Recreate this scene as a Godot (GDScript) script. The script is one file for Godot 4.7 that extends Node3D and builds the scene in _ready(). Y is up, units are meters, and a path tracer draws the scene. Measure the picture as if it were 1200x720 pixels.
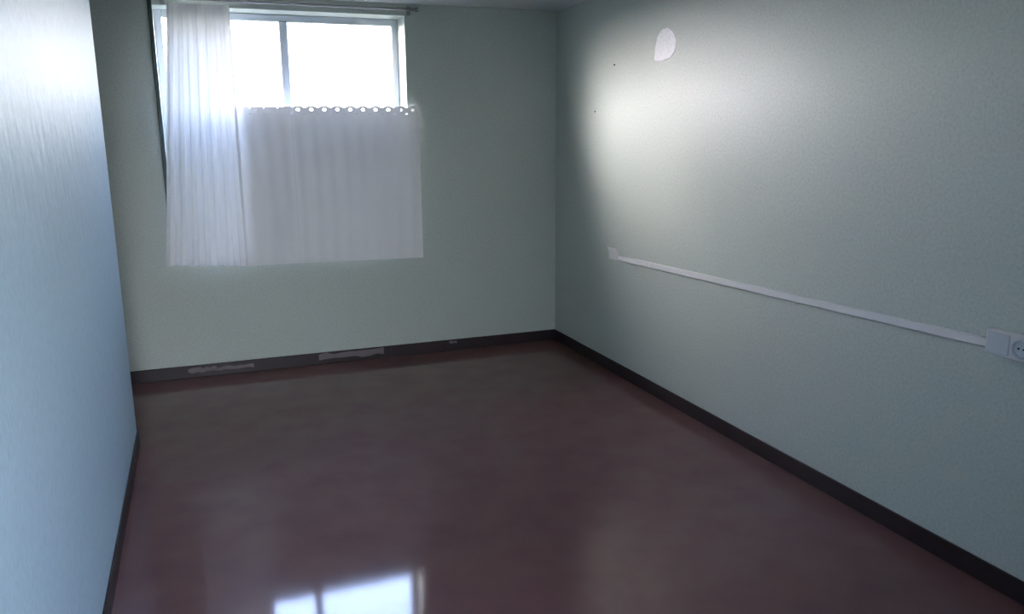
extends Node3D
# An empty room with pale green gloss walls, a polished maroon cement floor and one curtained window in the end wall.
# x runs to the right, y up, z towards the viewer; the floor is y = 0.

const XR := 2.528      # right wall
const XL := -0.402     # left wall (its free end stands short of the end wall)
const ZB := -5.653     # end wall
const ZL := -4.455     # free end of the left wall
const YC := 2.452      # ceiling
const ZF := 1.60       # wall behind the viewer
const XA := -1.75      # far side of the passage behind the left wall
const SK := 0.085      # skirting height
# window opening in the end wall
const WX0 := -0.172
const WX1 := 1.40
const WY0 := 0.80
const WY1 := 2.375
const WALL_T := 0.26
# second window, in the right wall beside the viewer (out of the picture; it lights the left wall)
const SZ0 := 0.0
const SZ1 := 1.50
const SY0 := 0.95
const SY1 := 2.36
# open doorway in the wall behind the viewer
const DX0 := -0.39
const DX1 := 0.42
const DY1 := 2.30
const ZE := 3.2        # outer end of the entry
const SILL := 1.775    # top of the short curtains

var M := {}

func _ready() -> void:
	camera_and_light()
	materials()
	room_shell()
	skirting()
	window_unit()
	curtains()
	fittings()

# ---------------------------------------------------------------- camera, sky, sun
func camera_and_light() -> void:
	var cam := Camera3D.new()
	cam.name = "camera"
	var b := Basis(Vector3.UP, -0.3662) * Basis(Vector3.RIGHT, -0.2128) * Basis(Vector3.BACK, -0.0071)
	cam.transform = Transform3D(b, Vector3(0, 1.6, 0))
	cam.fov = rad_to_deg(2.0 * atan(360.0 / 949.54))
	cam.near = 0.02
	cam.far = 200.0
	add_child(cam)
	cam.current = true

	var sm := ProceduralSkyMaterial.new()
	sm.sky_top_color = Color(0.50, 0.66, 0.93)
	sm.sky_horizon_color = Color(0.93, 0.93, 0.93)
	sm.sky_curve = 0.33
	sm.sky_energy_multiplier = 1.0
	sm.ground_bottom_color = Color(0.20, 0.20, 0.19)
	sm.ground_horizon_color = Color(0.42, 0.42, 0.40)
	sm.ground_energy_multiplier = 1.0
	sm.sun_angle_max = 60.0
	sm.sun_curve = 0.4
	var sky := Sky.new()
	sky.sky_material = sm
	var env := Environment.new()
	env.background_mode = Environment.BG_SKY
	env.sky = sky
	env.background_energy_multiplier = 37.0
	env.ambient_light_source = Environment.AMBIENT_SOURCE_SKY
	env.tonemap_mode = Environment.TONE_MAPPER_LINEAR
	env.tonemap_exposure = 1.2
	env.sdfgi_enabled = true
	env.ssao_enabled = true
	env.ssil_enabled = true
	var we := WorldEnvironment.new()
	we.name = "world_environment"
	we.environment = env
	add_child(we)

	# hazy sun, low, outside the window and off to its left
	var sun := DirectionalLight3D.new()
	sun.name = "hazy_sun"
	sun.light_color = Color(1.0, 0.965, 0.98)
	sun.light_energy = 1.75
	sun.light_angular_distance = 20.0
	sun.shadow_enabled = true
	add_child(sun)
	sun.look_at_from_position(Vector3.ZERO, Vector3(1.0, -0.28, 0.58), Vector3.UP)

# ---------------------------------------------------------------- materials
func noise_tex(freq: float, oct: int, seed_: int, ramp: Array, normal := false, bump := 1.0, size := 512) -> NoiseTexture2D:
	var n := FastNoiseLite.new()
	n.noise_type = FastNoiseLite.TYPE_SIMPLEX_SMOOTH
	n.seed = seed_
	n.frequency = freq
	n.fractal_octaves = oct
	var t := NoiseTexture2D.new()
	t.width = size
	t.height = size
	t.seamless = true
	t.noise = n
	if normal:
		t.as_normal_map = true
		t.bump_strength = bump
	elif ramp.size() > 0:
		var g := Gradient.new()
		var off := PackedFloat32Array()
		var col := PackedColorArray()
		for r in ramp:
			off.append(r[0])
			col.append(r[1])
		g.offsets = off
		g.colors = col
		t.color_ramp = g
	return t

func mat(called: String, col: Color, rough: float, spec := 0.5) -> StandardMaterial3D:
	var m := StandardMaterial3D.new()
	m.resource_name = called
	m.albedo_color = col
	m.roughness = rough
	m.metallic_specular = spec
	M[called] = m
	return m

func materials() -> void:
	var w := mat("wall_paint", Color(0.755, 0.785, 0.75), 0.47, 0.46)
	w.albedo_texture = noise_tex(0.09, 4, 11, [[0.0, Color(0.90, 0.91, 0.90)], [0.5, Color(0.96, 0.965, 0.96)], [1.0, Color(1, 1, 1)]])
	w.normal_enabled = true
	w.normal_texture = noise_tex(0.05, 5, 5, [], true, 3.0)
	w.normal_scale = 0.12
	w.uv1_triplanar = true
	w.uv1_world_triplanar = true
	w.uv1_scale = Vector3(1.3, 1.3, 1.3)

	# the same paint over coarsely trowelled plaster
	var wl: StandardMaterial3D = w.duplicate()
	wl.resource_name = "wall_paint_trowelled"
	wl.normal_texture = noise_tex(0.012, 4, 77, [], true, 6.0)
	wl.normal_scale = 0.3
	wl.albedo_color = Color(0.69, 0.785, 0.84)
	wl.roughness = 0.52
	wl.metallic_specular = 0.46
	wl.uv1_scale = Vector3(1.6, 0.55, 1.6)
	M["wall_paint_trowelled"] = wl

	var c := mat("ceiling_paint", Color(0.86, 0.87, 0.86), 0.8, 0.4)
	c.albedo_texture = noise_tex(0.06, 4, 21, [[0.0, Color(0.93, 0.93, 0.93)], [1.0, Color(1, 1, 1)]])
	c.uv1_triplanar = true
	c.uv1_world_triplanar = true

	var f := mat("polished_cement", Color(1, 1, 1), 0.13, 0.36)
	f.albedo_texture = noise_tex(0.012, 5, 31, [[0.0, Color(0.415, 0.29, 0.29)], [0.5, Color(0.435, 0.31, 0.30)], [1.0, Color(0.445, 0.33, 0.31)]])
	f.roughness_texture = noise_tex(0.03, 4, 33, [[0.0, Color(0.9, 0.9, 0.9)], [1.0, Color(1, 1, 1)]])
	f.roughness = 0.075
	f.uv1_triplanar = true
	f.uv1_world_triplanar = true
	f.uv1_scale = Vector3(0.6, 0.6, 0.6)

	var s := mat("skirting_paint", Color(0.165, 0.10, 0.115), 0.5, 0.5)
	s.albedo_texture = noise_tex(0.05, 4, 41, [[0.0, Color(0.75, 0.75, 0.75)], [1.0, Color(1, 1, 1)]])
	s.uv1_triplanar = true
	s.uv1_world_triplanar = true

	mat("bare_plaster", Color(0.47, 0.43, 0.44), 0.85, 0.3)
	var fp := mat("filler", Color(0.94, 0.94, 0.95), 0.45, 0.52)
	fp.albedo_texture = noise_tex(0.08, 4, 51, [[0.0, Color(0.9, 0.9, 0.9)], [1.0, Color(1, 1, 1)]])
	fp.uv1_triplanar = true
	mat("white_plastic", Color(0.86, 0.86, 0.85), 0.4, 0.5)
	mat("grey_plastic", Color(0.77, 0.79, 0.80), 0.4, 0.5)
	mat("dark_hole", Color(0.05, 0.05, 0.05), 0.7, 0.3)
	mat("dark_trim", Color(0.16, 0.24, 0.22), 0.5, 0.5)
	mat("frame_paint", Color(0.72, 0.74, 0.76), 0.4, 0.5)
	mat("opal_glass", Color(0.92, 0.93, 0.93, 0.72), 0.1, 0.5).transparency = BaseMaterial3D.TRANSPARENCY_ALPHA
	mat("rod_metal", Color(0.6, 0.6, 0.6), 0.35, 0.5).metallic = 0.8
	var wd := mat("dark_wood", Color(0.21, 0.14, 0.10), 0.5, 0.4)
	wd.albedo_texture = noise_tex(0.02, 4, 71, [[0.0, Color(0.7, 0.7, 0.7)], [1.0, Color(1, 1, 1)]])
	wd.uv1_triplanar = true
	wd.uv1_scale = Vector3(4, 0.5, 4)
	var gl := mat("glass", Color(0.97, 0.99, 1.0, 0.06), 0.02, 0.5)
	gl.transparency = BaseMaterial3D.TRANSPARENCY_ALPHA
	var sh := mat("sheer_cloth", Color(0.95, 0.95, 0.94), 0.9, 0.2)
	sh.cull_mode = BaseMaterial3D.CULL_DISABLED
	sh.backlight_enabled = true
	sh.backlight = Color(0.5, 0.5, 0.5)
	weave(sh, 61)
	var ca := mat("cafe_cloth", Color(0.92, 0.92, 0.915), 0.9, 0.2)
	ca.backlight_enabled = true
	ca.backlight = Color(0.2, 0.2, 0.2)
	ca.cull_mode = BaseMaterial3D.CULL_DISABLED
	weave(ca, 62)

func weave(m: StandardMaterial3D, seed_: int) -> void:
	m.normal_enabled = true
	m.normal_texture = noise_tex(0.2, 2, seed_, [], true, 2.0, 256)
	m.normal_scale = 0.25
	m.uv1_triplanar = true
	m.uv1_scale = Vector3(6, 6, 6)

# ---------------------------------------------------------------- mesh helpers
func st_new() -> SurfaceTool:
	var st := SurfaceTool.new()
	st.begin(Mesh.PRIMITIVE_TRIANGLES)
	return st

func tri(st: SurfaceTool, a: Vector3, b: Vector3, c: Vector3) -> void:
	st.add_vertex(a)
	st.add_vertex(b)
	st.add_vertex(c)

# a quad whose corners run clockwise seen from outside
func quad(st: SurfaceTool, a: Vector3, b: Vector3, c: Vector3, d: Vector3) -> void:
	tri(st, a, b, c)
	tri(st, a, c, d)

# convex faces given by points, each turned away from centre
func face(st: SurfaceTool, p: Array, centre: Vector3) -> void:
	var n: Vector3 = (p[1] - p[0]).cross(p[2] - p[0])
	var out: Vector3 = (p[0] + p[2]) * 0.5 - centre
	var q := p.duplicate()
	if n.dot(out) > 0.0:
		q.reverse()
	for i in range(1, q.size() - 1):
		tri(st, q[0], q[i], q[i + 1])

# box between two corners with chamfered edges
func bx(st: SurfaceTool, lo: Vector3, hi: Vector3, ch := 0.0) -> void:
	st.set_smooth_group(-1)
	var c := (lo + hi) * 0.5
	var h := (hi - lo) * 0.5
	var k := minf(ch, minf(h.x, minf(h.y, h.z)) * 0.9)
	var ax := [Vector3.RIGHT, Vector3.UP, Vector3.BACK]
	for i in 3:
		var u: Vector3 = ax[(i + 1) % 3]
		var v: Vector3 = ax[(i + 2) % 3]
		var w: Vector3 = ax[i]
		var hu: float = h.dot(u)
		var hv: float = h.dot(v)
		var hw: float = h.dot(w)
		for s in [-1.0, 1.0]:
			face(st, [c + w * hw * s + u * (hu - k) + v * (hv - k), c + w * hw * s - u * (hu - k) + v * (hv - k), c + w * hw * s - u * (hu - k) - v * (hv - k), c + w * hw * s + u * (hu - k) - v * (hv - k)], c)
		if k > 0.0:
			for s in [-1.0, 1.0]:
				for t in [-1.0, 1.0]:
					var e := [c + u * hu * s + v * (hv - k) * t - w * (hw - k), c + u * hu * s + v * (hv - k) * t + w * (hw - k), c + u * (hu - k) * s + v * hv * t + w * (hw - k), c + u * (hu - k) * s + v * hv * t - w * (hw - k)]
					face(st, e, c)
	if k > 0.0:
		for sx in [-1.0, 1.0]:
			for sy in [-1.0, 1.0]:
				for sz in [-1.0, 1.0]:
					face(st, [c + Vector3(h.x * sx, (h.y - k) * sy, (h.z - k) * sz), c + Vector3((h.x - k) * sx, h.y * sy, (h.z - k) * sz), c + Vector3((h.x - k) * sx, (h.y - k) * sy, h.z * sz)], c)

# outline (u, v) on a plane, extruded by depth along n with a chamfered rim
func slab(st: SurfaceTool, at: Vector3, u: Vector3, v: Vector3, n: Vector3, outline: PackedVector2Array, depth: float, rim := 0.6) -> void:
	st.set_smooth_group(-1)
	var mid := Vector2.ZERO
	for p in outline:
		mid += p
	mid /= outline.size()
	var idx := Geometry2D.triangulate_polygon(outline)
	var top := []
	var low := []
	for p in outline:
		var q: Vector2 = p + (mid - p).limit_length(depth * rim)
		top.append(at + u * q.x + v * q.y + n * depth)
		low.append(at + u * p.x + v * p.y)
	var inside := at + u * mid.x + v * mid.y - n * depth
	for i in range(0, idx.size(), 3):
		face(st, [top[idx[i]], top[idx[i + 1]], top[idx[i + 2]]], inside)
		face(st, [low[idx[i]], low[idx[i + 1]], low[idx[i + 2]]], inside + n * depth * 5.0)
	for i in outline.size():
		var j := (i + 1) % outline.size()
		face(st, [low[i], low[j], top[j], top[i]], inside + n * depth * 1.5)

# lathe: profile of (radius, along) round an axis
func lathe(st: SurfaceTool, at: Vector3, axis: Vector3, prof: Array, seg := 20) -> void:
	var u := axis.cross(Vector3.UP)
	if u.length() < 0.1:
		u = axis.cross(Vector3.RIGHT)
	u = u.normalized()
	var v := axis.cross(u).normalized()
	st.set_smooth_group(-1)
	for i in range(prof.size() - 1):
		for k in seg:
			var a := TAU * k / seg
			var b := TAU * (k + 1) / seg
			var da := u * cos(a) + v * sin(a)
			var db := u * cos(b) + v * sin(b)
			var p00: Vector3 = at + axis * prof[i][1] + da * prof[i][0]
			var p01: Vector3 = at + axis * prof[i][1] + db * prof[i][0]
			var p10: Vector3 = at + axis * prof[i + 1][1] + da * prof[i + 1][0]
			var p11: Vector3 = at + axis * prof[i + 1][1] + db * prof[i + 1][0]
			quad(st, p00, p01, p11, p10)

func obj(called: String, st: SurfaceTool, m: Material, parent: Node3D = self) -> MeshInstance3D:
	st.generate_normals()
	var o := MeshInstance3D.new()
	o.name = called
	o.mesh = st.commit()
	o.material_override = m
	o.cast_shadow = GeometryInstance3D.SHADOW_CASTING_SETTING_ON
	parent.add_child(o, true)
	return o

func thing(called: String, label: String, category: String, at := Vector3.ZERO, group := "") -> Node3D:
	var o := Node3D.new()
	o.name = called
	add_child(o, true)
	o.position = at
	tag(o, label, category, group)
	return o

func tag(o: Node3D, label: String, category: String, group := "") -> void:
	o.set_meta("label", label)
	o.set_meta("category", category)
	if group != "":
		o.set_meta("group", group)

func struct_(called: String, st: SurfaceTool, m: Material, label: String, category: String) -> MeshInstance3D:
	var o := obj(called, st, m)
	o.set_meta("kind", "structure")
	tag(o, label, category)
	return o

# ---------------------------------------------------------------- the room
func room_shell() -> void:
	var T := WALL_T
	var st := st_new()
	bx(st, Vector3(XA - 0.2, -0.2, ZB - T), Vector3(XR + 0.2, 0.0, ZE))
	struct_("floor", st, M.polished_cement, "polished dark maroon cement floor with glossy reflections", "floor")
	st = st_new()
	bx(st, Vector3(XA - 0.2, YC, ZB - T), Vector3(XR + 0.2, YC + 0.2, ZF + 0.2))
	struct_("ceiling", st, M.ceiling_paint, "off-white plaster ceiling just visible along the top edge", "ceiling")
	# end wall round the window opening
	st = st_new()
	bx(st, Vector3(XA - 0.2, 0, ZB - T), Vector3(WX0, YC, ZB))
	bx(st, Vector3(WX1, 0, ZB - T), Vector3(XR + 0.2, YC, ZB))
	bx(st, Vector3(WX0, 0, ZB - T), Vector3(WX1, WY0, ZB))
	bx(st, Vector3(WX0, WY1, ZB - T), Vector3(WX1, YC, ZB))
	struct_("wall_back", st, M.wall_paint, "pale grey-green painted end wall with the curtained window", "wall")
	st = st_new()
	bx(st, Vector3(XR, 0, ZB), Vector3(XR + 0.2, YC, SZ0))
	bx(st, Vector3(XR, 0, SZ1), Vector3(XR + 0.2, YC, ZF + 0.2))
	bx(st, Vector3(XR, 0, SZ0), Vector3(XR + 0.2, SY0, SZ1))
	bx(st, Vector3(XR, SY1, SZ0), Vector3(XR + 0.2, YC, SZ1))
	struct_("wall_right", st, M.wall_paint, "long pale grey-green wall with the white cable trunking", "wall")
	st = st_new()
	bx(st, Vector3(XL - 0.16, 0, ZL), Vector3(XL, YC, ZF), 0.006)
	struct_("wall_left", st, M.wall_paint_trowelled, "bluish bright wall at the left ending in a free corner", "wall")
	st = st_new()
	bx(st, Vector3(XA - 0.2, 0, ZF), Vector3(DX0, YC, ZF + 0.2))
	bx(st, Vector3(DX1, 0, ZF), Vector3(XR, YC, ZF + 0.2))
	bx(st, Vector3(DX0, DY1, ZF), Vector3(DX1, YC, ZF + 0.2))
	# the doorway opens on a short covered entry
	bx(st, Vector3(DX0 - 0.2, 0, ZF + 0.2), Vector3(DX0, YC, ZE))
	bx(st, Vector3(DX1, 0, ZF + 0.2), Vector3(DX1 + 0.2, YC, ZE))
	bx(st, Vector3(DX0, DY1, ZF + 0.2), Vector3(DX1, YC, ZE))
	struct_("wall_front", st, M.wall_paint, "painted wall with an open doorway behind the viewer, out of the picture", "wall")
	st = st_new()
	bx(st, Vector3(XA - 0.2, 0, ZB), Vector3(XA, YC, ZF))
	struct_("wall_passage", st, M.wall_paint, "painted far wall of the passage hidden behind the left wall", "wall")

func skirting() -> void:
	var d := 0.008
	var st := st_new()
	bx(st, Vector3(XA, 0, ZB), Vector3(XR, SK, ZB + d), 0.003)
	var bb := struct_("baseboard_back", st, M.skirting_paint, "dark maroon skirting along the end wall with chipped pale patches", "baseboard")
	var rng := RandomNumberGenerator.new()
	rng.seed = 7
	# patches where the paint has come off: x from, x to, y from, y to
	for q in [[0.70, 1.165, 0.022, 0.083], [-0.16, 0.02, 0.03, 0.07], [-0.02, 0.262, 0.028, 0.062], [1.66, 1.72, 0.05, 0.078]]:
		var s2 := st_new()
		slab(s2, Vector3(0, 0, ZB + d - 0.0005), Vector3.RIGHT, Vector3.UP, Vector3.BACK, ragged(q[0], q[1], q[2], q[3], rng), 0.002)
		obj("chipped_patch", s2, M.bare_plaster, bb)
	st = st_new()
	bx(st, Vector3(XR - d, 0, ZB + d), Vector3(XR, SK, ZF), 0.003)
	struct_("baseboard_right", st, M.skirting_paint, "dark maroon skirting along the right wall", "baseboard")
	st = st_new()
	bx(st, Vector3(XL, 0, ZL - d), Vector3(XL + d, SK, ZF), 0.003)
	bx(st, Vector3(XL - 0.16, 0, ZL - d), Vector3(XL, SK, ZL), 0.003)
	struct_("baseboard_left", st, M.skirting_paint, "dark maroon skirting at the foot of the bright left wall", "baseboard")

func ragged(x0: float, x1: float, y0: float, y1: float, rng: RandomNumberGenerator) -> PackedVector2Array:
	var p := PackedVector2Array()
	var n := 9
	for i in n + 1:
		p.append(Vector2(lerpf(x0, x1, float(i) / n), y0 + rng.randf_range(0.0, 0.3) * (y1 - y0)))
	for i in n + 1:
		p.append(Vector2(lerpf(x1, x0, float(i) / n) + (0.0 if i == 0 or i == n else rng.randf_range(-0.004, 0.004)), y1 - rng.randf_range(0.0, 0.3) * (y1 - y0)))
	return p

# ---------------------------------------------------------------- window
func window_unit() -> void:
	var w := Node3D.new()
	w.name = "window_1"
	add_child(w)
	w.position = Vector3((WX0 + WX1) * 0.5, WY0, ZB)
	w.set_meta("kind", "structure")
	tag(w, "bright window high in the end wall, its lower half curtained", "window")
	var o := -w.position
	var zf := ZB - WALL_T + 0.06    # outer frame face
	var st := st_new()
	var fw := 0.045
	bx(st, Vector3(WX0, WY0, zf - 0.05) + o, Vector3(WX0 + fw, WY1, zf) + o, 0.004)
	bx(st, Vector3(WX1 - fw, WY0, zf - 0.05) + o, Vector3(WX1, WY1, zf) + o, 0.004)
	bx(st, Vector3(WX0 + fw, WY0, zf - 0.05) + o, Vector3(WX1 - fw, WY0 + fw, zf) + o, 0.004)
	bx(st, Vector3(WX0 + fw, WY1 - fw, zf - 0.05) + o, Vector3(WX1 - fw, WY1, zf) + o, 0.004)
	obj("window_frame", st, M.frame_paint, w)
	var mx := 0.62
	st = st_new()
	bx(st, Vector3(mx - 0.028, WY0 + fw, zf - 0.045) + o, Vector3(mx + 0.028, WY1 - fw, zf + 0.005) + o, 0.004)
	obj("mullion", st, M.frame_paint, w)
	st = st_new()
	bx(st, Vector3(WX0 + fw, SILL - 0.07, zf - 0.045) + o, Vector3(WX1 - fw, SILL - 0.02, zf + 0.003) + o, 0.004)
	obj("transom", st, M.frame_paint, w)
	for s in [[WX0 + fw, mx - 0.028], [mx + 0.028, WX1 - fw]]:
		st = st_new()
		bx(st, Vector3(s[0], SILL - 0.02, zf - 0.027) + o, Vector3(s[1], WY1 - fw, zf - 0.023) + o)
		obj("pane", st, M.glass, w)
		st = st_new()
		bx(st, Vector3(s[0], WY0 + fw, zf - 0.027) + o, Vector3(s[1], SILL - 0.07, zf - 0.023) + o)
		obj("opal_pane", st, M.opal_glass, w)
	# dark cover strip down the left edge of the opening
	st = st_new()
	bx(st, Vector3(WX0 - 0.022, WY0 - 0.02, ZB) + o, Vector3(WX0 + 0.002, YC - 0.002, ZB + 0.012) + o, 0.003)
	obj("cover_strip", st, M.dark_trim, w)

	# the side window beside the viewer
	var q := Node3D.new()
	q.name = "window_2"
	add_child(q)
	q.position = Vector3(XR, SY0, (SZ0 + SZ1) * 0.5)
	q.set_meta("kind", "structure")
	tag(q, "side window in the right wall beside the viewer, out of the picture", "window")
	o = -q.position
	var xa := XR + 0.10
	st = st_new()
	bx(st, Vector3(xa, SY0, SZ0) + o, Vector3(xa + 0.05, SY1, SZ0 + fw) + o, 0.004)
	bx(st, Vector3(xa, SY0, SZ1 - fw) + o, Vector3(xa + 0.05, SY1, SZ1) + o, 0.004)
	bx(st, Vector3(xa, SY0, SZ0 + fw) + o, Vector3(xa + 0.05, SY0 + fw, SZ1 - fw) + o, 0.004)
	bx(st, Vector3(xa, SY1 - fw, SZ0 + fw) + o, Vector3(xa + 0.05, SY1, SZ1 - fw) + o, 0.004)
	obj("window_frame", st, M.frame_paint, q)
	st = st_new()
	bx(st, Vector3(xa + 0.023, SY0 + fw, SZ0 + fw) + o, Vector3(xa + 0.027, SY1 - fw, SZ1 - fw) + o)
	obj("pane", st, M.glass, q)

# ---------------------------------------------------------------- curtains
# a hanging cloth: left and right edge, top and bottom as functions of (u, v) in 0..1; folds push it off the wall
func cloth(st: SurfaceTool, nu: int, nv: int, at: Callable) -> void:
	st.set_smooth_group(0)
	for j in nv:
		for i in nu:
			var a: Vector3 = at.call(float(i) / nu, float(j) / nv)
			var b: Vector3 = at.call(float(i + 1) / nu, float(j) / nv)
			var c: Vector3 = at.call(float(i + 1) / nu, float(j + 1) / nv)
			var d: Vector3 = at.call(float(i) / nu, float(j + 1) / nv)
			quad(st, a, b, c, d)

func curtains() -> void:
	# rod above the opening, brackets at its ends
	var rod := thing("curtain_rod", "thin metal curtain rod above the bright window", "curtain rod", Vector3(0.65, YC - 0.045, ZB + 0.07))
	var st := st_new()
	lathe(st, Vector3(-0.83, 0, 0), Vector3.RIGHT, [[0.0, 0.0], [0.014, 0.0], [0.014, 0.02], [0.008, 0.022], [0.008, 1.638], [0.014, 1.64], [0.014, 1.66], [0.0, 1.66]])
	obj("pole", st, M.rod_metal, rod)
	for x in [-0.76, 0.78]:
		st = st_new()
		bx(st, Vector3(x - 0.008, -0.006, -0.07), Vector3(x + 0.008, 0.006, -0.006), 0.002)
		bx(st, Vector3(x - 0.014, -0.03, -0.07), Vector3(x + 0.014, 0.03, -0.066), 0.001)
		obj("bracket", st, M.rod_metal, rod)
	# long sheer drawn to the left, flaring at the foot
	var z0 := ZB + 0.07
	st = st_new()
	cloth(st, 96, 40, func(u: float, v: float) -> Vector3:
		var xl := lerpf(-0.085, -0.225, v)
		var xr := 0.275
		var y := lerpf(YC - 0.072, lerpf(0.775, 0.745, u), v)
		var fold := sin(u * TAU * 7.0 + 0.6 * sin(v * 3.0)) * lerpf(0.008, 0.012, v) + 0.004 * sin(u * 31.0 + v * 5.0)
		return Vector3(lerpf(xl, xr, u) + 0.006 * sin(u * TAU * 14.0), y, z0 + fold))
	var c := obj("curtain", st, M.sheer_cloth)
	tag(c, "long white sheer curtain drawn to the left of the window", "curtain", "window curtains")
	# short curtains over the lower half: the right one with a scalloped, eyeleted upper edge
	cafe("short_curtain", 0.27, 0.614, false, "plain short off-white curtain between the sheer and the scalloped curtain")
	cafe("short_curtain", 0.615, 1.475, true, "short off-white curtain with scalloped eyelet edge at the right")

func cafe(called: String, x0: float, x1: float, scallop: bool, label: String) -> void:
	var r := thing(called, label, "curtain", Vector3((x0 + x1) * 0.5, 0.72, ZB + 0.03), "window curtains")
	var o := -r.position
	var st := st_new()
	var zc := ZB + 0.028
	var fold := func(x: float, y: float) -> float:
		return 0.0025 * sin(x * 62.0 + 0.5 * sin(y * 4.0)) + 0.003 * sin(x * 23.0 + y * 2.0)
	cloth(st, int((x1 - x0) * 110.0), 24, func(u: float, v: float) -> Vector3:
		var x := lerpf(x0, x1, u)
		var y := lerpf(SILL - 0.05, 0.735 - 0.015 * (x - 0.7), v)
		return Vector3(x, y, zc + fold.call(x, y) + 0.01 * v) + o)
	obj("cloth", st, M.cafe_cloth, r)
	# upper border: scallops with eyelets, or a plain hem
	st = st_new()
	var n := 10 if scallop else 4
	var wd := (x1 - x0) / n
	for i in n:
		var xa := x0 + wd * i
		var cx := xa + wd * 0.5
		var hole := Vector2(cx, SILL - 0.022)
		var ring := []
		var inner := []
		var seg := 20
		for k in seg:
			var a := TAU * k / seg + PI / seg
			var dirv := Vector2(cos(a), sin(a))
			var t := minf(absf(wd * 0.5 / dirv.x), 1e9)
			var up := 0.022 if scallop else 0.02
			if dirv.y < 0.0:
				t = minf(t, absf(0.03 / dirv.y))
			else:
				t = minf(t, absf(up / dirv.y))
			var e := hole + dirv * t
			if scallop and dirv.y > 0.0:
				e.y = SILL - 0.022 + maxf(0.0, minf(e.y - hole.y, up)) * 1.0 + 0.014 * cos((e.x - cx) / wd * PI) - 0.008
			ring.append(e)
			inner.append(hole + dirv * (0.011 if scallop else 0.0005))
		for k in seg:
			var j := (k + 1) % seg
			var f := func(p: Vector2) -> Vector3:
				return Vector3(p.x, p.y, zc + fold.call(p.x, p.y)) + o
			quad(st, f.call(ring[k]), f.call(ring[j]), f.call(inner[j]), f.call(inner[k]))
	obj("scalloped_edge" if scallop else "hem", st, M.cafe_cloth, r)

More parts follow.
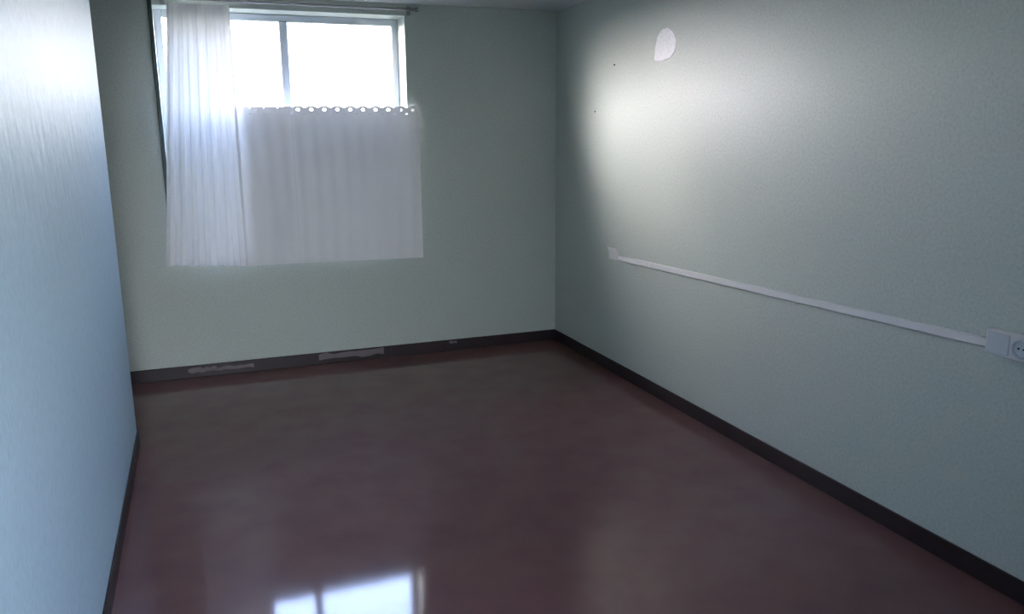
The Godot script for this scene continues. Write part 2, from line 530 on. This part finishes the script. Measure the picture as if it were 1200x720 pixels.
# ---------------------------------------------------------------- things on the right wall
func fittings() -> void:
	# mini trunking along the right wall, climbing slightly towards the viewer
	var z0 := -4.70
	var z1 := -1.945
	var ya := 0.792
	var yb := 0.873
	var slope := atan2(yb - ya, z1 - z0)
	var t := thing("cable_trunking", "long narrow white cable trunking running along the right wall", "trunking", Vector3(XR, (ya + yb) * 0.5, (z0 + z1) * 0.5))
	t.rotation.x = -slope
	var L := (z1 - z0) * 0.5
	var st := st_new()
	bx(st, Vector3(-0.013, -0.017, -L), Vector3(0, 0.017, L), 0.002)
	obj("channel", st, M.white_plastic, t)
	st = st_new()
	bx(st, Vector3(-0.017, -0.0145, -L + 0.01), Vector3(-0.0128, 0.0145, L), 0.002)
	obj("lid", st, M.white_plastic, t)
	# upturned end piece
	st = st_new()
	slab(st, Vector3(0, -0.02, -L - 0.05), Vector3.BACK, Vector3.UP, Vector3.LEFT, PackedVector2Array([Vector2(0.0, 0.085), Vector2(-0.03, 0.088), Vector2(0.0, 0.055), Vector2(0.012, 0.0), Vector2(0.13, 0.0), Vector2(0.13, 0.04), Vector2(0.11, 0.078)]), 0.02, 0.3)
	obj("end_cap", st, M.white_plastic, t)
	# socket box at the near end
	var s := thing("socket_box", "white surface socket box at the near end of the trunking", "socket", Vector3(XR, 0.842, -1.945))
	st = st_new()
	bx(st, Vector3(-0.032, 0, 0), Vector3(0, 0.088, 0.19), 0.004)
	obj("box", st, M.white_plastic, s)
	st = st_new()
	bx(st, Vector3(-0.036, 0.008, 0.008), Vector3(-0.0318, 0.080, 0.092), 0.002)
	obj("face_plate", st, M.grey_plastic, s)
	st = st_new()
	lathe(st, Vector3(-0.032, 0.044, 0.134), Vector3.LEFT, [[0.033, 0.0], [0.033, 0.006], [0.029, 0.008], [0.026, 0.006], [0.024, 0.001], [0.0, 0.001]], 28)
	obj("round_socket", st, M.grey_plastic, s)
	for a in [-0.009, 0.009]:
		st = st_new()
		lathe(st, Vector3(-0.033, 0.044, 0.134 + a), Vector3.LEFT, [[0.0035, 0.0], [0.0035, 0.0015], [0.0, 0.0015]], 10)
		obj("pin_hole", st, M.dark_hole, s)
	# dab of filler on the right wall
	st = st_new()
	var out := PackedVector2Array()
	for p in [[-0.062, -0.062], [-0.02, -0.072], [0.05, -0.06], [0.078, -0.03], [0.08, 0.02], [0.06, 0.06], [0.022, 0.084], [-0.02, 0.078], [-0.045, 0.05], [-0.058, 0.0]]:
		out.append(Vector2(p[0] * 1.6, p[1] * 1.15))
	slab(st, Vector3.ZERO, Vector3.BACK, Vector3.UP, Vector3.LEFT, out, 0.002, 1.0)
	var f := obj("filler_patch", st, M.filler)
	f.position = Vector3(XR, 2.07, -4.163)
	tag(f, "small rounded white dab of filler on the right wall", "wall patch")
	# nails left in the right wall
	var k := 0
	for n in [[2.011, -4.739, "tiny dark nail left of the white filler dab"], [1.73, -5.0, "tiny dark nail low down near the room corner"]]:
		st = st_new()
		lathe(st, Vector3.ZERO, Vector3.LEFT, [[0.002, 0.0], [0.002, 0.006], [0.006, 0.006], [0.0055, 0.008], [0.0, 0.009]], 10)
		var nl := obj("nail" if k == 0 else "nail_001", st, M.dark_hole)
		nl.position = Vector3(XR, n[0], n[1])
		tag(nl, n[2], "nail", "nails in the right wall")
		k += 1

	# dark cupboard against the right wall beside the viewer; it shades the near corner
	var cb := thing("cupboard", "tall dark wooden cupboard against the right wall beside the viewer", "cupboard", Vector3(XR - 0.01, 0, -0.96))
	st = st_new()
	bx(st, Vector3(-0.55, 0.0, -0.25), Vector3(0, 1.9, 0.25), 0.005)
	obj("body", st, M.dark_wood, cb)
	for side in [-1.0, 1.0]:
		st = st_new()
		bx(st, Vector3(-0.568, 0.08, minf(side * 0.245, side * 0.003)), Vector3(-0.5495, 1.88, maxf(side * 0.245, side * 0.003)), 0.003)
		var d := obj("door", st, M.dark_wood, cb)
		st = st_new()
		lathe(st, Vector3(-0.567, 1.0, side * 0.04), Vector3.LEFT, [[0.006, 0.0], [0.006, 0.012], [0.014, 0.016], [0.012, 0.026], [0.0, 0.028]], 14)
		obj("knob", st, M.rod_metal, d)
